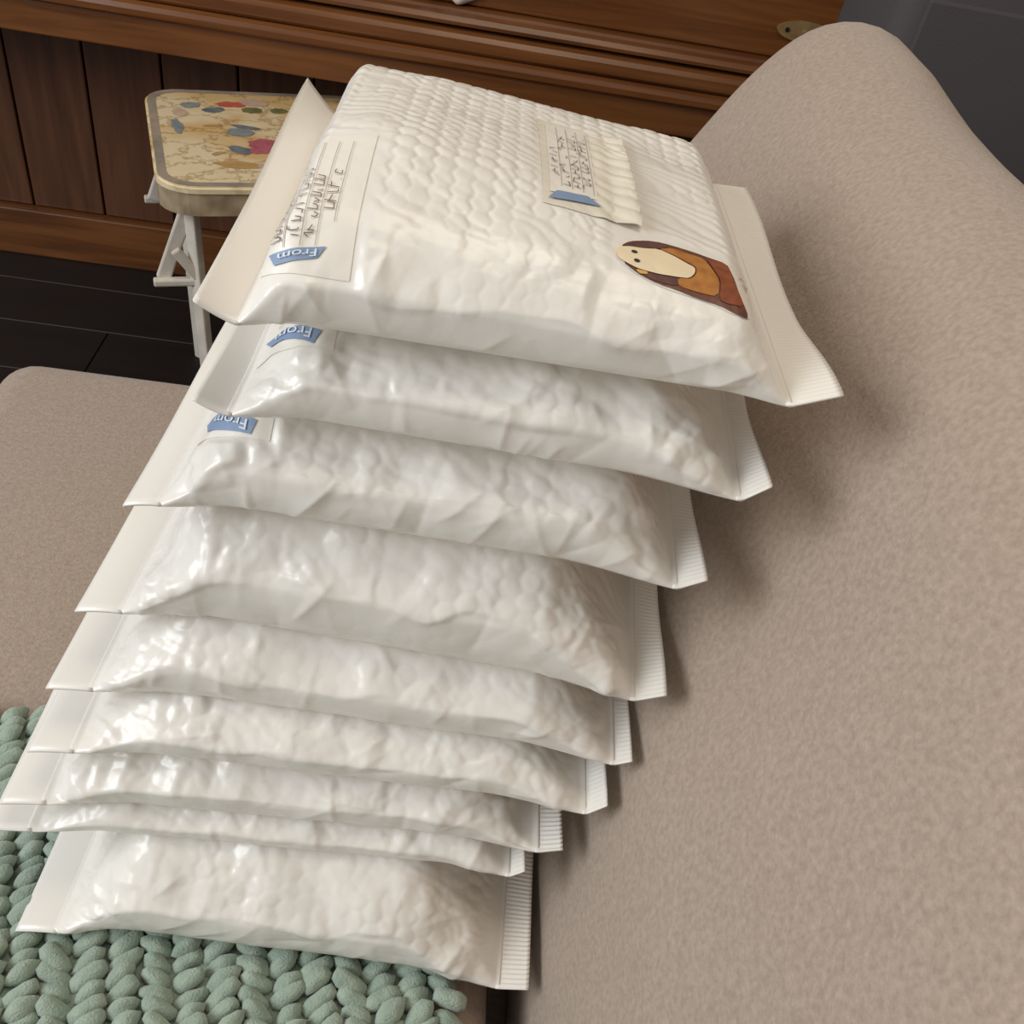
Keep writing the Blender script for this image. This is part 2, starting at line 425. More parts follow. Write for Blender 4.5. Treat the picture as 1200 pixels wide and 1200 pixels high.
GROUP = 'white bubble mailers stacked on the sofa'
SPECS = [   # bottom to top
 dict(x=0.230, y=-0.124, z=0.457, T=0.077, L=0.36, yaw=-0.05, crimp=0.0005, nose=1.3, seam=0.02, rr=0.085, bub=0.0008, seam_curl=0.002,
      lab='bottom white bubble mailer of the stack, resting on the mint knitted blanket'),
 dict(x=0.214, y=-0.077, T=0.024, L=0.36, yaw=-0.01, seam=0.009, bub=0.0004, rr=0.05, seam_curl=0.008,
      lab='thin white bubble mailer lying directly on the bottom mailer of the stack'),
 dict(x=0.236, y=-0.072, T=0.040, L=0.37, yaw=-0.01, crimp=0.0005, seam=0.015, bub=0.0005, crum=0.0022,
      lab='crumpled white bubble mailer with ribbed end seam, third from the bottom'),
 dict(x=0.256, y=-0.066, T=0.036, L=0.37, yaw=-0.03, seam=0.011, bub=0.0006, seam_curl=0.012, crum=0.0020,
      lab='crinkled thin white bubble mailer, fourth from the bottom of the stack'),
 dict(x=0.266, y=-0.052, T=0.052, L=0.37, yaw=-0.05, seam=0.010, bub=0.0006, crum=0.0011,
      lab='smooth-topped white bubble mailer in the middle of the stack, fifth from the top'),
 dict(x=0.274, y=-0.042, T=0.083, L=0.36, yaw=-0.08, seam=0.017, bub=0.0010, rr=0.085, seam_curl=0.008,
      lab='thick white bubble mailer with round bubbles showing, fourth from the top'),
 dict(quiet=[(0.008, 0.060, 0.044, 0.11)], x=0.276, y=-0.026, T=0.062, L=0.325, yaw=-0.06, seam=0.014, bub=0.0008, seam_curl=0.008, flap=0.018, rl=0.048,
      lab='white bubble mailer with a blue return label, third from the top'),
 dict(quiet=[(0.005, 0.052, 0.041, 0.11)], x=0.291, y=-0.020, T=0.050, L=0.298, yaw=-0.06, seam=0.012, bub=0.0008, seam_curl=0.014, flap=0.016, rl=0.045, flap_droop=-0.006,
      lab='white bubble mailer with a blue return label, just below the top mailer'),
 dict(x=0.310, y=-0.010, T=0.053, L=0.312, W=0.290, yaw=-0.02, seam=0.022, bub=0.0008, groove=1.25, domew=0.42, tens=0.0005, nu=250, nt=240, dome=0.006, flap_curl=0.016, flap_droop=-0.011, flap=0.018, tilt_y=-0.02, bub_from=0.055, seam_curl=0.008,
      nose=0.8, folds=30, pitch=0.0118, maxsag=0.005, rl=0.028, rr=0.036, taper=0.36, crum=0.0012, crum_top=0.05, quiet=[(0.006, 0.056, 0.024, 0.125), (0.134, 0.168, 0.092, 0.222), (0.172, 0.248, 0.040, 0.096)],
      lab='top white bubble mailer carrying two labels and a brown animal sticker'),
]
mailers = []
Hp = None
for i, sp in enumerate(SPECS):
    m = build_mailer(i, sp, Hp)
    Hp = m.H
    tag(m.root, sp['lab'], 'mailer', GROUP)
    mailers.append(m)

# ------------------------------------------------------------------ labels and sticker stuck to the mailers
def surf(m, u, s, off):
    u = np.atleast_1d(np.asarray(u, float)); s = np.atleast_1d(np.asarray(s, float)); off = np.broadcast_to(off, u.shape)
    nu = len(m.U)
    a = np.clip(u / m.U[-1] * (nu - 1), 0, nu - 1.001); b = np.clip(np.interp(s, m.smid, np.arange(m.nt)), 0, m.nt - 1.001)
    i = a.astype(int); j = b.astype(int); fa = (a - i)[:, None]; fb = (b - j)[:, None]
    f = lambda A: (A[i, j] * (1 - fa) + A[i + 1, j] * fa) * (1 - fb) + (A[i, j + 1] * (1 - fa) + A[i + 1, j + 1] * fa) * fb
    n = f(m.N); n /= np.linalg.norm(n, axis=1, keepdims=True) + 1e-9
    return f(m.G[:, :m.nt]) + n * np.asarray(off)[:, None] - m.org

def grid_patch(name, m, u0, u1, s0, s1, off, mt, parent, skew=0.0, nu=50, ns=80):
    us = np.linspace(u0, u1, nu); ss = np.linspace(s0, s1, ns)
    A, B = np.meshgrid(us, ss, indexing='ij')
    A = A + skew * (B - s0)
    o = off(A.ravel(), B.ravel()) if callable(off) else off
    V = surf(m, A.ravel(), B.ravel(), o)
    I = np.arange(nu * ns).reshape(nu, ns)
    q = np.stack([I[:-1, :-1], I[1:, :-1], I[1:, 1:], I[:-1, 1:]], -1).reshape(-1, 4).tolist()
    return pydata(name, V, q, mt, parent)

def poly_patch(name, m, pts, off, mt, parent, step=0.002, smooth=0):
    for _ in range(smooth):
        P = np.array(pts); Q = np.roll(P, -1, 0); pts = np.stack([0.8 * P + 0.2 * Q, 0.2 * P + 0.8 * Q], 1).reshape(-1, 2).tolist()
    bm = bmesh.new()
    bm.faces.new([bm.verts.new((x, y, 0)) for x, y in pts])
    bmesh.ops.triangulate(bm, faces=bm.faces[:])
    for _ in range(6):
        es = [e for e in bm.edges if e.calc_length() > step]
        if not es: break
        bmesh.ops.subdivide_edges(bm, edges=es, cuts=1, use_grid_fill=False)
        bmesh.ops.triangulate(bm, faces=bm.faces[:])
    bm.verts.ensure_lookup_table()
    c = np.array([v.co[:2] for v in bm.verts])
    P = surf(m, c[:, 0], c[:, 1], off(c[:, 0], c[:, 1]) if callable(off) else off)
    for v, p in zip(bm.verts, P): v.co = p
    return bm_obj(name, bm, mt, parent, True)

def strokes(name, m, lines, wd, off, mt, parent):
    V = []; Fc = []
    for L in lines:
        for (a, b) in zip(L[:-1], L[1:]):
            a = np.array(a, float); b = np.array(b, float); d = b - a; ln = np.hypot(*d)
            if ln < 1e-6: continue
            n = np.array([-d[1], d[0]]) / ln * wd / 2
            k = max(1, int(ln / 0.0015))
            base = len(V)
            for t in np.linspace(0, 1, k + 1):
                c = a + d * t
                V += [c + n, c - n]
            for q in range(k):
                e = base + 2 * q; Fc.append((e, e + 1, e + 3, e + 2))
    V = np.array(V)
    return pydata(name, surf(m, V[:, 0], V[:, 1], off), Fc, mt, parent, False)

def scrawl(rg, n, h, adv):
    """quick pen marks, as illegible as in the photograph"""
    out = []; p = 0.0
    for k in range(n):
        if rg.random() < 0.12: p += adv * 0.7; continue
        w = adv * rg.uniform(0.55, 0.85); hh = h * rg.uniform(0.7, 1.1); sl = rg.uniform(-0.15, 0.25) * w
        P = lambda x, y: (p + x * w + sl * y + rg.uniform(-0.08, 0.08) * w, hh * (y + rg.uniform(-0.07, 0.07)))
        t = rg.random()
        if t < 0.25: out.append([P(0.5 + 0.5 * math.cos(a), 0.5 + 0.5 * math.sin(a)) for a in np.linspace(rg.uniform(0, 6), 6 + rg.uniform(-2, 1), 8)])
        elif t < 0.45: out.append([P(0, 0), P(0.1, 1)]); out.append([P(0, rg.uniform(0.4, 1)), P(1, rg.uniform(0.3, 1))])
        elif t < 0.65: out.append([P(0, 1), P(0.1, 0), P(0.9, 0.1), P(1, rg.uniform(0.4, 1))])
        elif t < 0.85: out.append([P(0, rg.uniform(0, 1)), P(0.5, rg.choice((0.0, 1.0))), P(1, rg.uniform(0, 1))])
        else: out.append([P(0.5, 0), P(0.5, 0.9)])
        p += adv
    return out

def font_patch(name, m, text, u_c, s_c, width, off, mt, parent, shear=0.0, height=None):
    """text running along -u (left), its top towards the front edge (-s)"""
    cu = bpy.data.curves.new(name, 'FONT'); cu.body = text; cu.size = 1.0; cu.align_x = 'CENTER'; cu.align_y = 'CENTER'
    tmp = bpy.data.objects.new(name, cu); C.objects.link(tmp)
    dg = bpy.context.evaluated_depsgraph_get(); me = bpy.data.meshes.new_from_object(tmp.evaluated_get(dg))
    bpy.data.objects.remove(tmp); bpy.data.curves.remove(cu)
    c = np.array([v.co[:2] for v in me.vertices]); c -= (c.max(0) + c.min(0)) / 2
    k = width / np.ptp(c[:, 0]); ky = (height / np.ptp(c[:, 1])) if height else k
    u = u_c - c[:, 0] * k; s = s_c - c[:, 1] * ky + shear * (u - u_c)
    P = surf(m, u, s, off)
    F_ = [list(p.vertices) for p in me.polygons]; bpy.data.meshes.remove(me)
    return pydata(name, P, F_, mt, parent, False)

def return_label(m, u0, u1, s0, s1, banner, wlines, seed, text_c, text_w, text_h, shear, rules=True, skew=0.0):
    rg = random.Random(seed)
    lb = grid_patch('return_label', m, u0, u1, s0, s1, 0.0003, M_paper, m.root, skew)
    lb['label'] = 'small white return label with blue tab'
    poly_patch('blue_tab', m, banner, 0.0009, M_blue, lb, 0.0025)
    font_patch('tab_lettering', m, 'From', text_c[0], text_c[1], text_w, 0.0017, M_white_ink, lb, shear, text_h)
    ink = []; rl = []
    for (ul, sa, sb, n) in wlines:
        adv = (sb - sa) / max(n, 1)
        for L in scrawl(rg, n, 0.0052, adv): ink.append([(ul - q + skew * (sa + p - s0), sa + p) for p, q in L])
        rl.append([(ul + 0.0012 + skew * (sa - s0), sa - 0.003), (ul + 0.0012 + skew * (s1 - s0), s1 - 0.008)])
    if rules: strokes('ruled_lines', m, rl, 0.0004, 0.0009, M_rule, lb)
    strokes('handwriting', m, ink, 0.00055, 0.0011, M_ink, lb)

T_, T2, T3 = mailers[8], mailers[7], mailers[6]
return_label(T_, 0.0105, 0.0520, 0.0265, 0.118, [(.0143, .0362), (.0396, .0405), (.0363, .0347), (.0172, .0304)],
             [(0.0190, 0.0420, 0.091, 13), (0.0262, 0.0425, 0.089, 11), (0.0332, 0.0435, 0.082, 10), (0.0402, 0.056, 0.088, 7)], 3, (0.0272, 0.0355), 0.017, 0.0034, 0.18)
return_label(T2, 0.0065, 0.0490, 0.0435, 0.104, [(.0080, .0650), (.0416, .0529), (.0388, .0451), (.0137, .0545)],
             [(0.0200, 0.068, 0.098, 6), (0.0270, 0.066, 0.098, 6), (0.0345, 0.063, 0.098, 6), (0.041, 0.060, 0.098, 6)], 5, (0.0262, 0.0545), 0.0205, 0.0062, -0.33)
return_label(T3, 0.0090, 0.0580, 0.0465, 0.110, [(.0145, .0680), (.0492, .0568), (.0475, .0487), (.0216, .0520)],
             [(0.0260, 0.070, 0.100, 6), (0.0330, 0.069, 0.100, 6), (0.0400, 0.067, 0.100, 6), (0.047, 0.065, 0.100, 6)], 7, (0.0345, 0.0562), 0.0205, 0.0058, -0.28)

def to_label(m):
    rg = random.Random(21)
    def off(u, s):
        e = sstep((u - 0.175) / 0.012)
        return 0.0005 + 0.0030 * e + 0.0006 * np.abs(np.sin((s + 0.5 * u) * math.pi / 0.0135)) * sstep((u - 0.160) / 0.008)
    lb = grid_patch('address_label', m, 0.1375, 0.1890, 0.0945, 0.2200, off, M_paper2, m.root, -0.03, 60, 120)
    lb['label'] = 'wrinkled clear-taped address label with blue tab'
    poly_patch('writing_panel', m, [(0.1408, 0.1055), (0.1665, 0.1110), (0.1640, 0.2160), (0.1385, 0.2120)], 0.0010, M_paper, lb, 0.004)
    poly_patch('blue_tab', m, [(.1445, .1075), (.1610, .1110), (.1685, .1045), (.1401, .0990)], 0.0014, M_blue, lb, 0.0025)
    ink = []; rl = []
    for k, (ul, n, sa, sb) in enumerate([(0.1460, 8, 0.124, 0.170), (0.1518, 13, 0.116, 0.200), (0.1578, 14, 0.117, 0.204), (0.1636, 13, 0.118, 0.202)]):
        for L in scrawl(rg, n, 0.0048, (sb - sa) / n): ink.append([(ul - q - 0.02 * (sa + p - 0.1), sa + p) for p, q in L])
        rl.append([(ul + 0.001, 0.114), (ul + 0.001 - 0.002, 0.210)])
    strokes('ruled_lines', m, rl, 0.0004, 0.0013, M_rule, lb)
    strokes('handwriting', m, ink, 0.0006, 0.0015, M_ink, lb)
to_label(T_)

def sticker(m):
    W_ = [(0.1737, 0.0710), (0.1771, 0.0774), (0.1834, 0.0835), (0.1953, 0.0902), (0.2028, 0.0906), (0.2119, 0.0896), (0.2239, 0.0871), (0.2347, 0.0851), (0.2371, 0.0806), (0.2391, 0.0746), (0.2451, 0.0786), (0.2486, 0.0736), (0.2456, 0.0626), (0.2460, 0.0524), (0.2443, 0.0421), (0.2356, 0.0417), (0.2239, 0.0458), (0.2093, 0.0482), (0.1986, 0.0500), (0.1900, 0.0531), (0.1825, 0.0573), (0.1777, 0.0614), (0.1744, 0.0655)]
    st = poly_patch('animal_sticker', m, W_, 0.0004, M_st['white'], m.root, smooth=1); st['label'] = 'die-cut sticker of a brown animal with cream front'
    poly_patch('printed_outline', m, [(0.1779, 0.0741), (0.1824, 0.0804), (0.1919, 0.0861), (0.2001, 0.0882), (0.2116, 0.0872), (0.2228, 0.0853), (0.2348, 0.0828), (0.2363, 0.0735), (0.2382, 0.0555), (0.2433, 0.0423), (0.2384, 0.0415), (0.2273, 0.0456), (0.2163, 0.0471), (0.2055, 0.0500), (0.1969, 0.0513), (0.1882, 0.0545), (0.1831, 0.0580), (0.1793, 0.0610)], 0.0008, M_st['dark'], st, smooth=1)
    poly_patch('printed_coat', m, [(0.1976, 0.0798), (0.2053, 0.0843), (0.2141, 0.0823), (0.2217, 0.0818), (0.2250, 0.0736), (0.2283, 0.0631), (0.2268, 0.0505), (0.2164, 0.0510), (0.2064, 0.0523), (0.2064, 0.0579), (0.2130, 0.0594), (0.2164, 0.0640), (0.2171, 0.0708), (0.2119, 0.0733), (0.2050, 0.0778)], 0.0011, M_st['amber'], st, smooth=1)
    poly_patch('printed_tail', m, [(0.2234, 0.0827), (0.2347, 0.0820), (0.2365, 0.0616), (0.2403, 0.0475), (0.2310, 0.0473), (0.2273, 0.0491), (0.2292, 0.0635), (0.2257, 0.0739)], 0.0012, M_st['rust'], st, smooth=1)
    poly_patch('printed_front', m, [(0.1748, 0.0682), (0.1770, 0.0725), (0.1824, 0.0748), (0.1905, 0.0765), (0.1976, 0.0793), (0.2047, 0.0763), (0.2119, 0.0716), (0.2162, 0.0696), (0.2156, 0.0644), (0.2123, 0.0595), (0.2065, 0.0583), (0.1977, 0.0577), (0.1905, 0.0580), (0.1856, 0.0587), (0.1799, 0.0612), (0.1760, 0.0639)], 0.0013, M_st['cream'], st, smooth=1)
    poly_patch('printed_side', m, [(0.1779, 0.0738), (0.1841, 0.0812), (0.1948, 0.0867), (0.2022, 0.0864), (0.2037, 0.0843), (0.1976, 0.0798), (0.1905, 0.0773), (0.1814, 0.0749)], 0.0011, M_st['plum'], st, smooth=1)
    poly_patch('printed_side', m, [(0.1899, 0.0567), (0.1977, 0.0572), (0.2065, 0.0575), (0.2061, 0.0520), (0.1968, 0.0522), (0.1904, 0.0542)], 0.0011, M_st['plum'], st, smooth=1)
    poly_patch('printed_patch', m, [(0.1848, 0.0580), (0.1910, 0.0577), (0.1910, 0.0558), (0.1868, 0.0552)], 0.0013, M_st['yellow'], st, smooth=1)
    for (u, s) in [(0.1845, 0.0706), (0.1856, 0.0638)]:
        poly_patch('printed_eye', m, [(u + 0.0016 * math.cos(a), s + 0.0013 * math.sin(a)) for a in np.linspace(0, 2 * math.pi, 11)[:-1]], 0.0016, M_st['black'], st)
    strokes('printed_feet', m, [[(0.2391 + 0.001, 0.0746 - 0.002), (0.2391 + 0.0045, 0.0746 + 0.001), (0.2391 + 0.0075, 0.0746 - 0.0015), (0.2391 + 0.005, 0.0746 - 0.005)],
                                [(0.2391 + 0.002, 0.0746 - 0.007), (0.2391 + 0.0055, 0.0746 - 0.007), (0.2391 + 0.005, 0.0746 - 0.0095)]], 0.0007, 0.0010, M_st['rust'], st)
M_st = {'white': mat('sticker_white', lin(240, 232, 220), 0.4), 'dark': mat('sticker_dark_brown', lin(92, 52, 40), 0.4, noise=(300, lin(118, 72, 54), 3)),
        'amber': mat('sticker_amber', lin(190, 128, 56), 0.4, noise=(160, lin(160, 98, 42), 3)), 'rust': mat('sticker_rust', lin(150, 78, 38), 0.4, noise=(220, lin(122, 60, 34), 3)),
        'plum': mat('sticker_plum', lin(104, 66, 62), 0.4, noise=(240, lin(84, 50, 48), 3)), 'cream': mat('sticker_cream', lin(240, 222, 188), 0.4), 'yellow': mat('sticker_yellow', lin(214, 168, 84), 0.4), 'black': mat('sticker_black', lin(44, 40, 30), 0.4)}
sticker(T_)

# ------------------------------------------------------------------ furniture: sofa
def sofa():
    root = empty('sofa', (0.1, -0.2, 0.0))
    tag(root, 'taupe microfibre sofa carrying the stack of mailers', 'sofa')
    o = Vector(root.location)
    # back cushion: profile in (x, z), swept along y with a rounded far end
    prof = [(0.236, 0.30), (0.234, 0.40), (0.238, 0.46), (0.252, 0.54), (0.270, 0.62), (0.291, 0.70), (0.313, 0.77), (0.336, 0.83), (0.362, 0.88),
            (0.388, 0.920), (0.418, 0.948), (0.452, 0.958), (0.495, 0.950), (0.535, 0.920), (0.570, 0.86), (0.585, 0.78), (0.59, 0.6), (0.59, 0.30)]
    P = np.array(prof)
    # refine
    d = np.concatenate([[0], np.cumsum(np.linalg.norm(np.diff(P, axis=0), axis=1))]); t = np.linspace(0, d[-1], 90)
    Q = np.stack([np.interp(t, d, P[:, 0]), np.interp(t, d, P[:, 1])], 1)
    for _ in range(6): Q[1:-1] = (Q[:-2] + 2 * Q[1:-1] + Q[2:]) / 4
    tang = np.gradient(Q, axis=0); nrm = np.stack([-tang[:, 1], tang[:, 0]], 1); nrm /= np.linalg.norm(nrm, axis=1, keepdims=True)
    R = 0.07; y1 = 0.60; y0 = -1.2
    ys = list(np.linspace(y0, y1 - R, 120)) + [y1 - R + R * math.sin(a) for a in np.linspace(0, math.pi / 2, 14)[1:]]
    V = []; rng = np.random.default_rng(3)
    nz = vnoise(np.array(ys), t, 0.16, 0.14, rng) * 0.0035 + vnoise(np.array(ys), t, 0.05, 0.06, rng) * 0.0008
    for k, y in enumerate(ys):
        e = max(0, (y - (y1 - R)) / R); ins = 0.045 * (1 - math.sqrt(max(0, 1 - e * e)))
        pp = Q - nrm * (ins - nz[k][:, None])
        for q in pp: V.append((q[0] - o.x, y - o.y, q[1] - o.z))
    n = len(Q); Fc = []
    for k in range(len(ys) - 1):
        for j in range(n - 1):
            Fc.append((k * n + j, k * n + j + 1, (k + 1) * n + j + 1, (k + 1) * n + j))
        Fc.append((k * n + n - 1, k * n, (k + 1) * n, (k + 1) * n + n - 1))
    Fc.append(tuple(range(n))[::-1]); Fc.append(tuple(range((len(ys) - 1) * n, len(ys) * n)))
    pydata('back_cushion', V, Fc, M_sofa, root)
    bm = bmesh.new(); add_box(bm, Vector((-0.105, -0.3, 0.345)) - o, (0.63, 1.8, 0.17), 0.05, 6)
    bm_obj('seat_cushion', bm, M_sofa, root, True)
    bm = bmesh.new(); add_box(bm, Vector((0.10, -0.3, 0.17)) - o, (1.04, 1.8, 0.18), 0.02, 3)
    bm_obj('base', bm, M_sofa, root, True)
    for x in (-0.36, 0.56):
        for y in (-1.1, 0.5):
            bar('leg', Vector((x, y, 0)) - o, Vector((x, y, 0.085)) - o, 0.05, 0.05, M_wood_v, root)
sofa()

# ------------------------------------------------------------------ knitted blanket
def blanket():
    root = empty('knitted_blanket', (-0.06, -0.2, 0.43))
    tag(root, 'chunky mint green knitted blanket under the stack of mailers', 'blanket')
    o = Vector(root.location)
    rng = random.Random(8)
    box('backing', Vector((-0.080, -0.25, 0.434)) - o, (0.49, 0.64, 0.006), M_knit, root, 0.002, 1)
    # unit lumpy blob
    sph = bmesh.new(); bmesh.ops.create_uvsphere(sph, u_segments=12, v_segments=8, radius=1.0)
    sv = np.array([v.co[:] for v in sph.verts]); sf = [[v.index for v in f.verts] for f in sph.faces]; sph.free()
    pitch = 0.0215; rowp = 0.0112
    ang = math.radians(17)
    for c in range(-26, 28):
        V = []; Fc = []
        mirror = c % 3 == 0; done = False
        for r in range(-46, 48):
            for side in (0,):
                px = c * pitch; py = r * rowp + (c % 2) * 0.006
                x = -0.07 + px * math.cos(ang) - py * math.sin(ang) + rng.gauss(0, 0.0010)
                y = -0.22 + px * math.sin(ang) + py * math.cos(ang) + rng.gauss(0, 0.0010)
                if not (-0.325 < x < 0.178 and -0.57 < y < 0.07): continue
                under = y > -0.085 and -0.075 < x
                if under and y > -0.05: done = True
                if done: continue
                zz = 0.4410 + rng.gauss(0, 0.0022) + (0.0006 if not under else -0.003)
                tilt = (math.radians(68) if mirror else math.radians(-52)) + rng.gauss(0, 0.12)
                sc = np.array([0.0070 * rng.uniform(0.9, 1.1), 0.0128 * rng.uniform(0.88, 1.1), 0.0086])
                P = sv * sc
                ph = rng.uniform(0, 6)
                P *= 1 + 0.07 * np.sin(sv[:, [1]] * 4.5 + ph) + 0.05 * np.sin(sv[:, [0]] * 6 + ph)
                ct, st = math.cos(tilt), math.sin(tilt)
                tz = rng.gauss(0.25, 0.12)
                P[:, 2] += P[:, 1] * tz
                X = P[:, 0] * ct - P[:, 1] * st + x; Y = P[:, 0] * st + P[:, 1] * ct + y; Z = P[:, 2] + zz
                b = len(V)
                V.extend(zip(X - o.x, Y - o.y, Z - o.z)); Fc.extend([[q + b for q in f] for f in sf])
        if V: pydata('knit_column', V, Fc, M_knit, root)
blanket()

# ------------------------------------------------------------------ wooden cabinet (keybed-like front rail with stepped mouldings)
def cabinet():
    root = empty('wooden_cabinet', (0.1, 1.5, 0))
    tag(root, 'dark brown wooden cabinet with stepped mouldings along the back', 'cabinet')
    o = Vector(root.location); root.rotation_euler = (0, 0, math.radians(0.6))
    x0, x1 = -1.25, 1.45; W = x1 - x0; xc = (x0 + x1) / 2
    def rail(name, yf, z0, z1, bev=0.004, m=M_wood, depth=0.3):
        return box(name, Vector((xc, yf + depth / 2, (z0 + z1) / 2)) - o, (W, depth, z1 - z0), m, root, bev, 3)
    def mould(name, prof, m=M_wood):
        n = len(prof); V = []; Fc = []
        for x in (x0, x1):
            for (y, z) in prof: V.append((x - o.x, y - o.y, z - o.z))
        for k in range(n): Fc.append((k, (k + 1) % n, n + (k + 1) % n, n + k))
        Fc.append(tuple(range(n))[::-1]); Fc.append(tuple(range(n, 2 * n)))
        return pydata(name, V, Fc, m, root, False)
    rail('lower_rail', 1.300, 0.566, 0.619, 0.003)
    mould('bead_moulding', [(1.34, 0.6205), (1.292, 0.6205), (1.287, 0.625), (1.286, 0.634), (1.290, 0.641), (1.298, 0.645), (1.34, 0.645)])
    mould('bead_moulding', [(1.36, 0.6465), (1.300, 0.6465), (1.295, 0.652), (1.295, 0.668), (1.300, 0.675), (1.310, 0.679), (1.36, 0.679)])
    rail('shadow_gap', 1.325, 0.6795, 0.686, 0.0005)
    mould('ogee_moulding', [(1.37, 0.6865), (1.304, 0.6865), (1.303, 0.692), (1.308, 0.699), (1.318, 0.703), (1.322, 0.707), (1.33, 0.709), (1.37, 0.709)])
    box('front_panel', Vector((xc, 1.42, 0.88)) - o, (W, 0.16, 0.34), M_wood, root, 0.003, 2)
    box('top_board', Vector((xc, 1.52, 1.065)) - o, (W + 0.06, 0.42, 0.028), M_wood, root, 0.006, 3)
    for x in (x0 + 0.02, x1 - 0.02):
        box('side_panel', Vector((x, 1.70, 0.53)) - o, (0.04, 0.2, 1.04), M_wood_v, root, 0.004, 2)
    # recessed lower panel of upright boards, standing on a plinth
    n = 18; w = W / n
    for k in range(n):
        box('board', Vector((x0 + (k + 0.5) * w, 1.585, 0.34)) - o, (w - 0.004, 0.03, 0.455), M_wood_v, root, 0.003, 2)
    box('back_panel', Vector((xc, 1.66, 0.53)) - o, (W, 0.02, 1.0), M_wood_v, root, 0, 1)
    box('plinth', Vector((xc, 1.60, 0.055)) - o, (W, 0.10, 0.11), M_wood, root, 0.004, 2)
    # brass plate with two screws
    N = 28; V = []; Fc = []
    for yy in (1.3395, 1.3365):
        for k in range(N):
            a = 2 * math.pi * k / N
            ex = 0.050 * (abs(math.cos(a)) ** 0.9) * (1 if math.cos(a) > 0 else -1)
            ez = 0.0165 * math.sin(a) * (0.72 + 0.28 * abs(math.sin(a)))
            V.append((0.660 + ex - o.x, yy - o.y, 0.757 + ez - o.z))
    for k in range(N): Fc.append((k, (k + 1) % N, N + (k + 1) % N, N + k))
    Fc.append(tuple(range(N))); Fc.append(tuple(range(N, 2 * N))[::-1])
    pl = pydata('brass_plate', V, Fc, M_brass, root, False); pl['label'] = 'small oval brass plate with screws'
    for dx in (-0.032, 0.032, 0.0):
        bm = bmesh.new()
        bmesh.ops.create_cone(bm, cap_ends=True, segments=14, radius1=0.0042, radius2=0.0034, depth=0.003,
                              matrix=Matrix.Translation(Vector((0.660 + dx, 1.3355, 0.757)) - o) @ Matrix.Rotation(math.pi / 2, 4, 'X'))
        bm_obj('screw', bm, M_black if dx < 0 else M_brass, pl)
cabinet()

# white cloth hanging over the panel front, only its scalloped lower edge dips into view
def cloth():
    V = []; Fc = []; nx, nz = 60, 20
    root_loc = Vector((0.05, 1.32, 0.71))
    for th in (0, 1):
        for a in range(nx):
            for b in range(nz):
                u = a / (nx - 1); v = b / (nz - 1)
                x = 0.005 + u * 0.10
                drop = 0.006 * abs(math.sin(u * math.pi * 2.0)) + 0.012 * (1 - abs(2 * u - 1.3)) 
                z0 = 0.7290 - drop
                z = z0 + (0.85 - z0) * v
                y = 1.332 + 0.004 * math.sin(u * 16) * (1 - v) - th * 0.0025
                V.append(Vector((x, y, z)) - root_loc)
    n = nx * nz
    I = np.arange(n).reshape(nx, nz)
    q = np.stack([I[:-1, :-1], I[1:, :-1], I[1:, 1:], I[:-1, 1:]], -1).reshape(-1, 4)
    Fc += q.tolist() + (q[:, ::-1] + n).tolist()
    ring = list(I[:, 0]) + list(I[-1, 1:]) + list(I[-2::-1, -1]) + list(I[0, -2:0:-1])
    for a, b in zip(ring, ring[1:] + ring[:1]): Fc.append([a, a + n, b + n, b])
    ob = pydata('lace_cloth', V, Fc, M_white)
    ob.location = root_loc
    tag(ob, 'small white cloth hanging against the front of the wooden cabinet', 'cloth')
cloth()

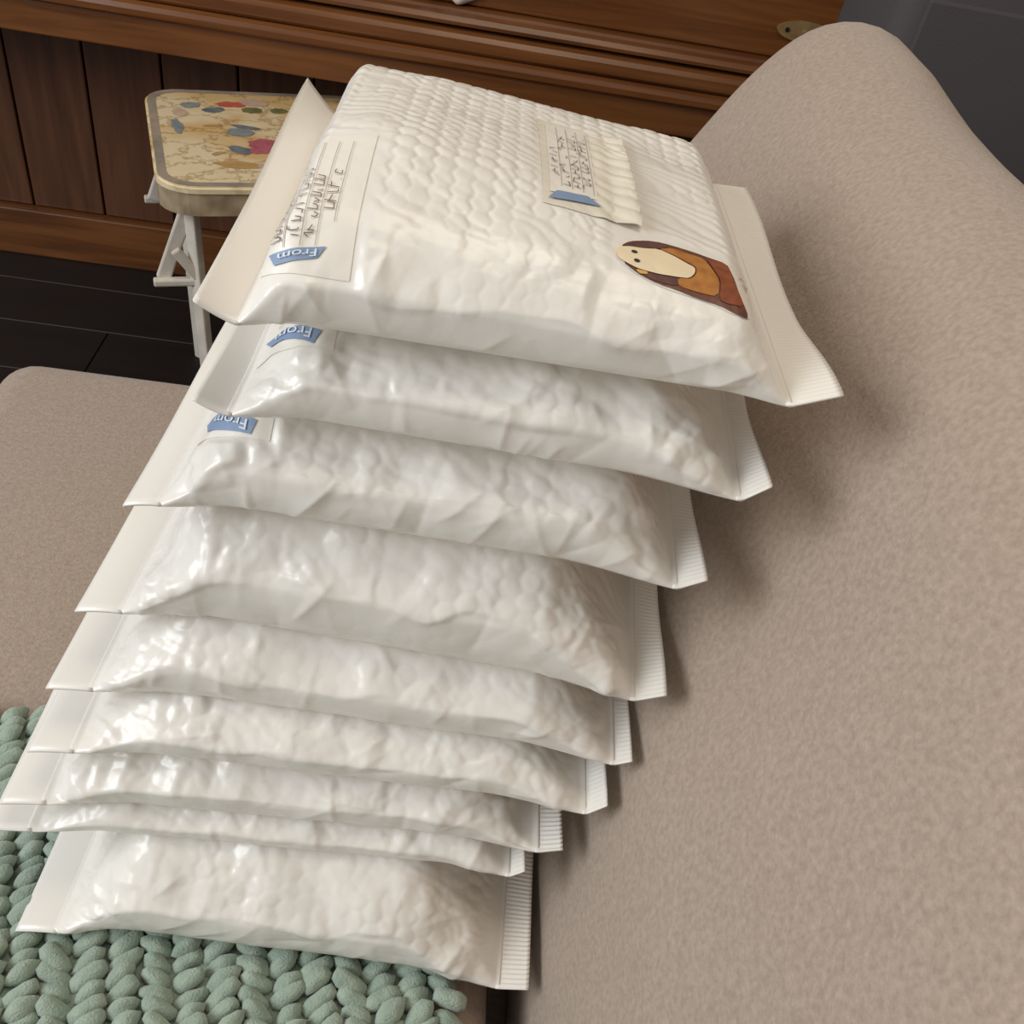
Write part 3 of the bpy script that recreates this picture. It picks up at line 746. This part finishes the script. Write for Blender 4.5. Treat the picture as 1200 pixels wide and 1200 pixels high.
# ------------------------------------------------------------------ painted stool
def stool():
    yaw = math.radians(19)
    root = empty('painted_stool', (-0.185, 1.145, 0.0), yaw)
    tag(root, 'small stool with flower-painted crackled top and white legs', 'stool')
    w, d, top, th = 0.40, 0.376, 0.52, 0.045
    m = bpy.data.materials.new('crackled_cream'); m.use_nodes = True
    nt = m.node_tree; b = nt.nodes['Principled BSDF']; b.inputs['Roughness'].default_value = 0.45
    tc = nt.nodes.new('ShaderNodeTexCoord')
    mp = nt.nodes.new('ShaderNodeMapping'); mp.inputs['Scale'].default_value = (0.6, 1, 1); nt.links.new(tc.outputs['Object'], mp.inputs['Vector'])
    vo = nt.nodes.new('ShaderNodeTexVoronoi'); vo.feature = 'DISTANCE_TO_EDGE'; vo.inputs['Scale'].default_value = 26
    nz = nt.nodes.new('ShaderNodeTexNoise'); nz.inputs['Scale'].default_value = 30
    mx = nt.nodes.new('ShaderNodeMixRGB'); mx.inputs[0].default_value = 0.03
    nt.links.new(mp.outputs[0], mx.inputs[1]); nt.links.new(nz.outputs['Color'], mx.inputs[2]); nt.links.new(mx.outputs[0], vo.inputs['Vector'])
    r = nt.nodes.new('ShaderNodeValToRGB'); e = r.color_ramp.elements
    e[0].position = 0.02; e[0].color = lin(196, 172, 132); e[1].position = 0.08; e[1].color = lin(232, 214, 176)
    nt.links.new(vo.outputs['Distance'], r.inputs[0])
    n2 = nt.nodes.new('ShaderNodeTexNoise'); n2.inputs['Scale'].default_value = 9; n2.inputs['Detail'].default_value = 3
    nt.links.new(tc.outputs['Object'], n2.inputs['Vector'])
    r2 = nt.nodes.new('ShaderNodeValToRGB'); r2.color_ramp.elements[0].position = 0.42; r2.color_ramp.elements[1].position = 0.6
    r2.color_ramp.elements[0].color = (1, 1, 1, 1); r2.color_ramp.elements[1].color = lin(232, 206, 160)
    nt.links.new(n2.outputs[0], r2.inputs[0])
    m2 = nt.nodes.new('ShaderNodeMixRGB'); m2.blend_type = 'MULTIPLY'; m2.inputs[0].default_value = 0.8
    nt.links.new(r.outputs[0], m2.inputs[1]); nt.links.new(r2.outputs[0], m2.inputs[2]); nt.links.new(m2.outputs[0], b.inputs['Base Color'])
    edge_m = mat('aged_edge', lin(186, 168, 138), 0.5, noise=(34, lin(140, 122, 96), 6))
    cols = {'grey': mat('paint_grey_blue', lin(120, 134, 142), 0.5, noise=(60, lin(150, 156, 152), 3)), 'green': mat('paint_green', lin(104, 108, 72), 0.5, noise=(60, lin(130, 126, 88), 3)),
            'red': mat('paint_red', lin(206, 108, 80), 0.5, noise=(80, lin(186, 80, 70), 3)), 'plum': mat('paint_plum', lin(166, 84, 98), 0.5, noise=(80, lin(190, 110, 118), 3)),
            'ochre': mat('paint_ochre', lin(178, 140, 84), 0.5, noise=(60, lin(196, 162, 108), 3)), 'slate': mat('paint_slate', lin(96, 104, 110), 0.5, noise=(60, lin(124, 134, 138), 3)),
            'pink': mat('paint_pink', lin(196, 164, 150), 0.5, noise=(60, lin(208, 184, 160), 3))}
    def rr_outline(w, d, cx, cy, n=7):
        P = []
        for sx, sy, a0 in ((1, 1, 0), (-1, 1, 90), (-1, -1, 180), (1, -1, 270)):
            for k in range(n):
                a = math.radians(a0 + 90 * k / (n - 1))
                P.append((sx * (w / 2 - cx) + cx * math.cos(a), sy * (d / 2 - cy) + cy * math.sin(a)))
        return P
    def slab(name, outl, z0, z1, mt, parent, bev=0.004):
        bm = bmesh.new()
        f = bm.faces.new([bm.verts.new((x, y, z0)) for x, y in outl])
        ex = bmesh.ops.extrude_face_region(bm, geom=[f])
        bmesh.ops.translate(bm, vec=(0, 0, z1 - z0), verts=[v for v in ex['geom'] if isinstance(v, bmesh.types.BMVert)])
        te = [e_ for e_ in bm.edges if all(abs(v.co.z - z1) < 1e-6 for v in e_.verts)]
        if bev: bmesh.ops.bevel(bm, geom=te, offset=bev, segments=3, affect='EDGES')
        return bm_obj(name, bm, mt, parent, False)
    slab('apron', rr_outline(w, d, 0.055, 0.05), top - th, top - 0.004, edge_m, root)
    tp = slab('top', rr_outline(w + 0.004, d + 0.004, 0.057, 0.052), top - 0.010, top, m, root, 0.003)
    # painted border band and brush-stroke flowers, thin dried paint
    def border():
        a = rr_outline(w - 0.004, d - 0.004, 0.053, 0.048); c_ = rr_outline(w - 0.030, d - 0.030, 0.042, 0.038)
        n = len(a); V = [(x, y, top + 0.0004) for x, y in a] + [(x, y, top + 0.0004) for x, y in c_]
        Fc = [(k, (k + 1) % n, n + (k + 1) % n, n + k) for k in range(n)]
        pydata('painted_border', V, Fc, mat('border_paint', lin(178, 160, 138), 0.5, noise=(26, lin(134, 128, 122), 4)), tp, False)
    border()
    def dab(name, x, y, rx, ry, a, c, lift=0.0008):
        n = 18; V = [(x, y, top + lift)]; ca, sa = math.cos(a), math.sin(a)
        rg = random.Random(int(x * 9e4) + int(y * 7e3))
        for k in range(n):
            t = 2 * math.pi * k / n; q = 1 + rg.uniform(-0.15, 0.15)
            px, py = rx * q * math.cos(t), ry * q * math.sin(t)
            V.append((x + px * ca - py * sa, y + px * sa + py * ca, top + lift - 0.0002))
        pydata(name, V, [(0, k + 1, (k + 1) % n + 1) for k in range(n)], cols[c], tp, False)
    for args in STOOL_DABS: dab('painted_petal' if args[5] in ('red', 'plum', 'pink') else 'painted_leaf', *args)
    # legs and trestle braces
    for sx in (-1, 1):
        for sy in (-1, 1):
            bar('leg', (sx * (w / 2 - 0.055), sy * (d / 2 - 0.035), 0.0), (sx * (w / 2 - 0.045), sy * (d / 2 - 0.045), top - th), 0.020, 0.016, M_white, root)
    for sy in (-1, 1):
        y = sy * (d / 2 - 0.04)
        for sx in (-1, 1):
            xl = w / 2 - 0.05
            bar('brace', (sx * (xl + 0.005), y - sy * 0.012, top - th), (sx * (xl + 0.055), y - sy * 0.012, 0.345), 0.022, 0.010, M_white, root)
            bar('brace', (sx * (xl + 0.034), y, 0.40), (sx * (xl + 0.002), y, 0.352), 0.016, 0.010, M_white, root)
        bar('stretcher', (-w / 2 - 0.02, y - sy * 0.004, 0.343), (w / 2 + 0.02, y - sy * 0.004, 0.343), 0.012, 0.014, M_white, root)
STOOL_DABS = [(-0.132, 0.118, 0.016, 0.012, 0.3, 'grey'), (-0.096, 0.101, 0.020, 0.011, 0.2, 'slate'), (-0.066, 0.126, 0.024, 0.012, 0.0, 'red'), (-0.028, 0.138, 0.026, 0.014, -0.2, 'pink'),
              (-0.034, 0.104, 0.018, 0.012, 0.0, 'green'), (0.011, 0.105, 0.016, 0.011, 0.1, 'green'), (-0.105, 0.035, 0.016, 0.005, 0.1, 'ochre'), (-0.052, 0.031, 0.024, 0.007, -0.3, 'slate'),
              (-0.062, 0.010, 0.022, 0.016, -0.2, 'grey'), (-0.030, -0.034, 0.026, 0.022, 0.0, 'plum'), (-0.040, -0.058, 0.020, 0.012, 0.2, 'plum'), (-0.070, -0.058, 0.020, 0.012, -0.7, 'slate'),
              (-0.080, -0.112, 0.034, 0.012, -0.1, 'ochre'), (-0.030, -0.118, 0.026, 0.010, -0.2, 'pink'), (-0.158, 0.030, 0.008, 0.030, 0.1, 'grey'), (-0.106, -0.072, 0.012, 0.005, 0.6, 'ochre'),
              (-0.150, 0.085, 0.012, 0.016, 0.1, 'pink'), (0.05, -0.02, 0.03, 0.02, 0.3, 'plum'), (0.09, 0.06, 0.03, 0.014, -0.3, 'green'), (0.10, -0.09, 0.03, 0.02, 0.3, 'red'), (0.13, -0.02, 0.02, 0.012, 0.9, 'slate')]
stool()

# ------------------------------------------------------------------ charcoal object behind the sofa back
def charcoal():
    root = empty('fabric_box', (0.80, 1.02, 0))
    tag(root, 'charcoal grey fabric-covered box standing behind the sofa back', 'box')
    bm = bmesh.new(); add_box(bm, (0, 0, 0.5), (0.34, 0.24, 0.94), 0.03, 5); bm_obj('shell', bm, M_dark, root, True)
    bm = bmesh.new(); add_box(bm, (0, -0.118, 0.52), (0.28, 0.01, 0.80), 0.004, 2); bm_obj('front_cloth', bm, M_dark, root, False)
    bm = bmesh.new(); add_box(bm, (0, 0, 0.02), (0.30, 0.20, 0.04), 0.004, 2); bm_obj('foot', bm, M_black, root, False)
charcoal()
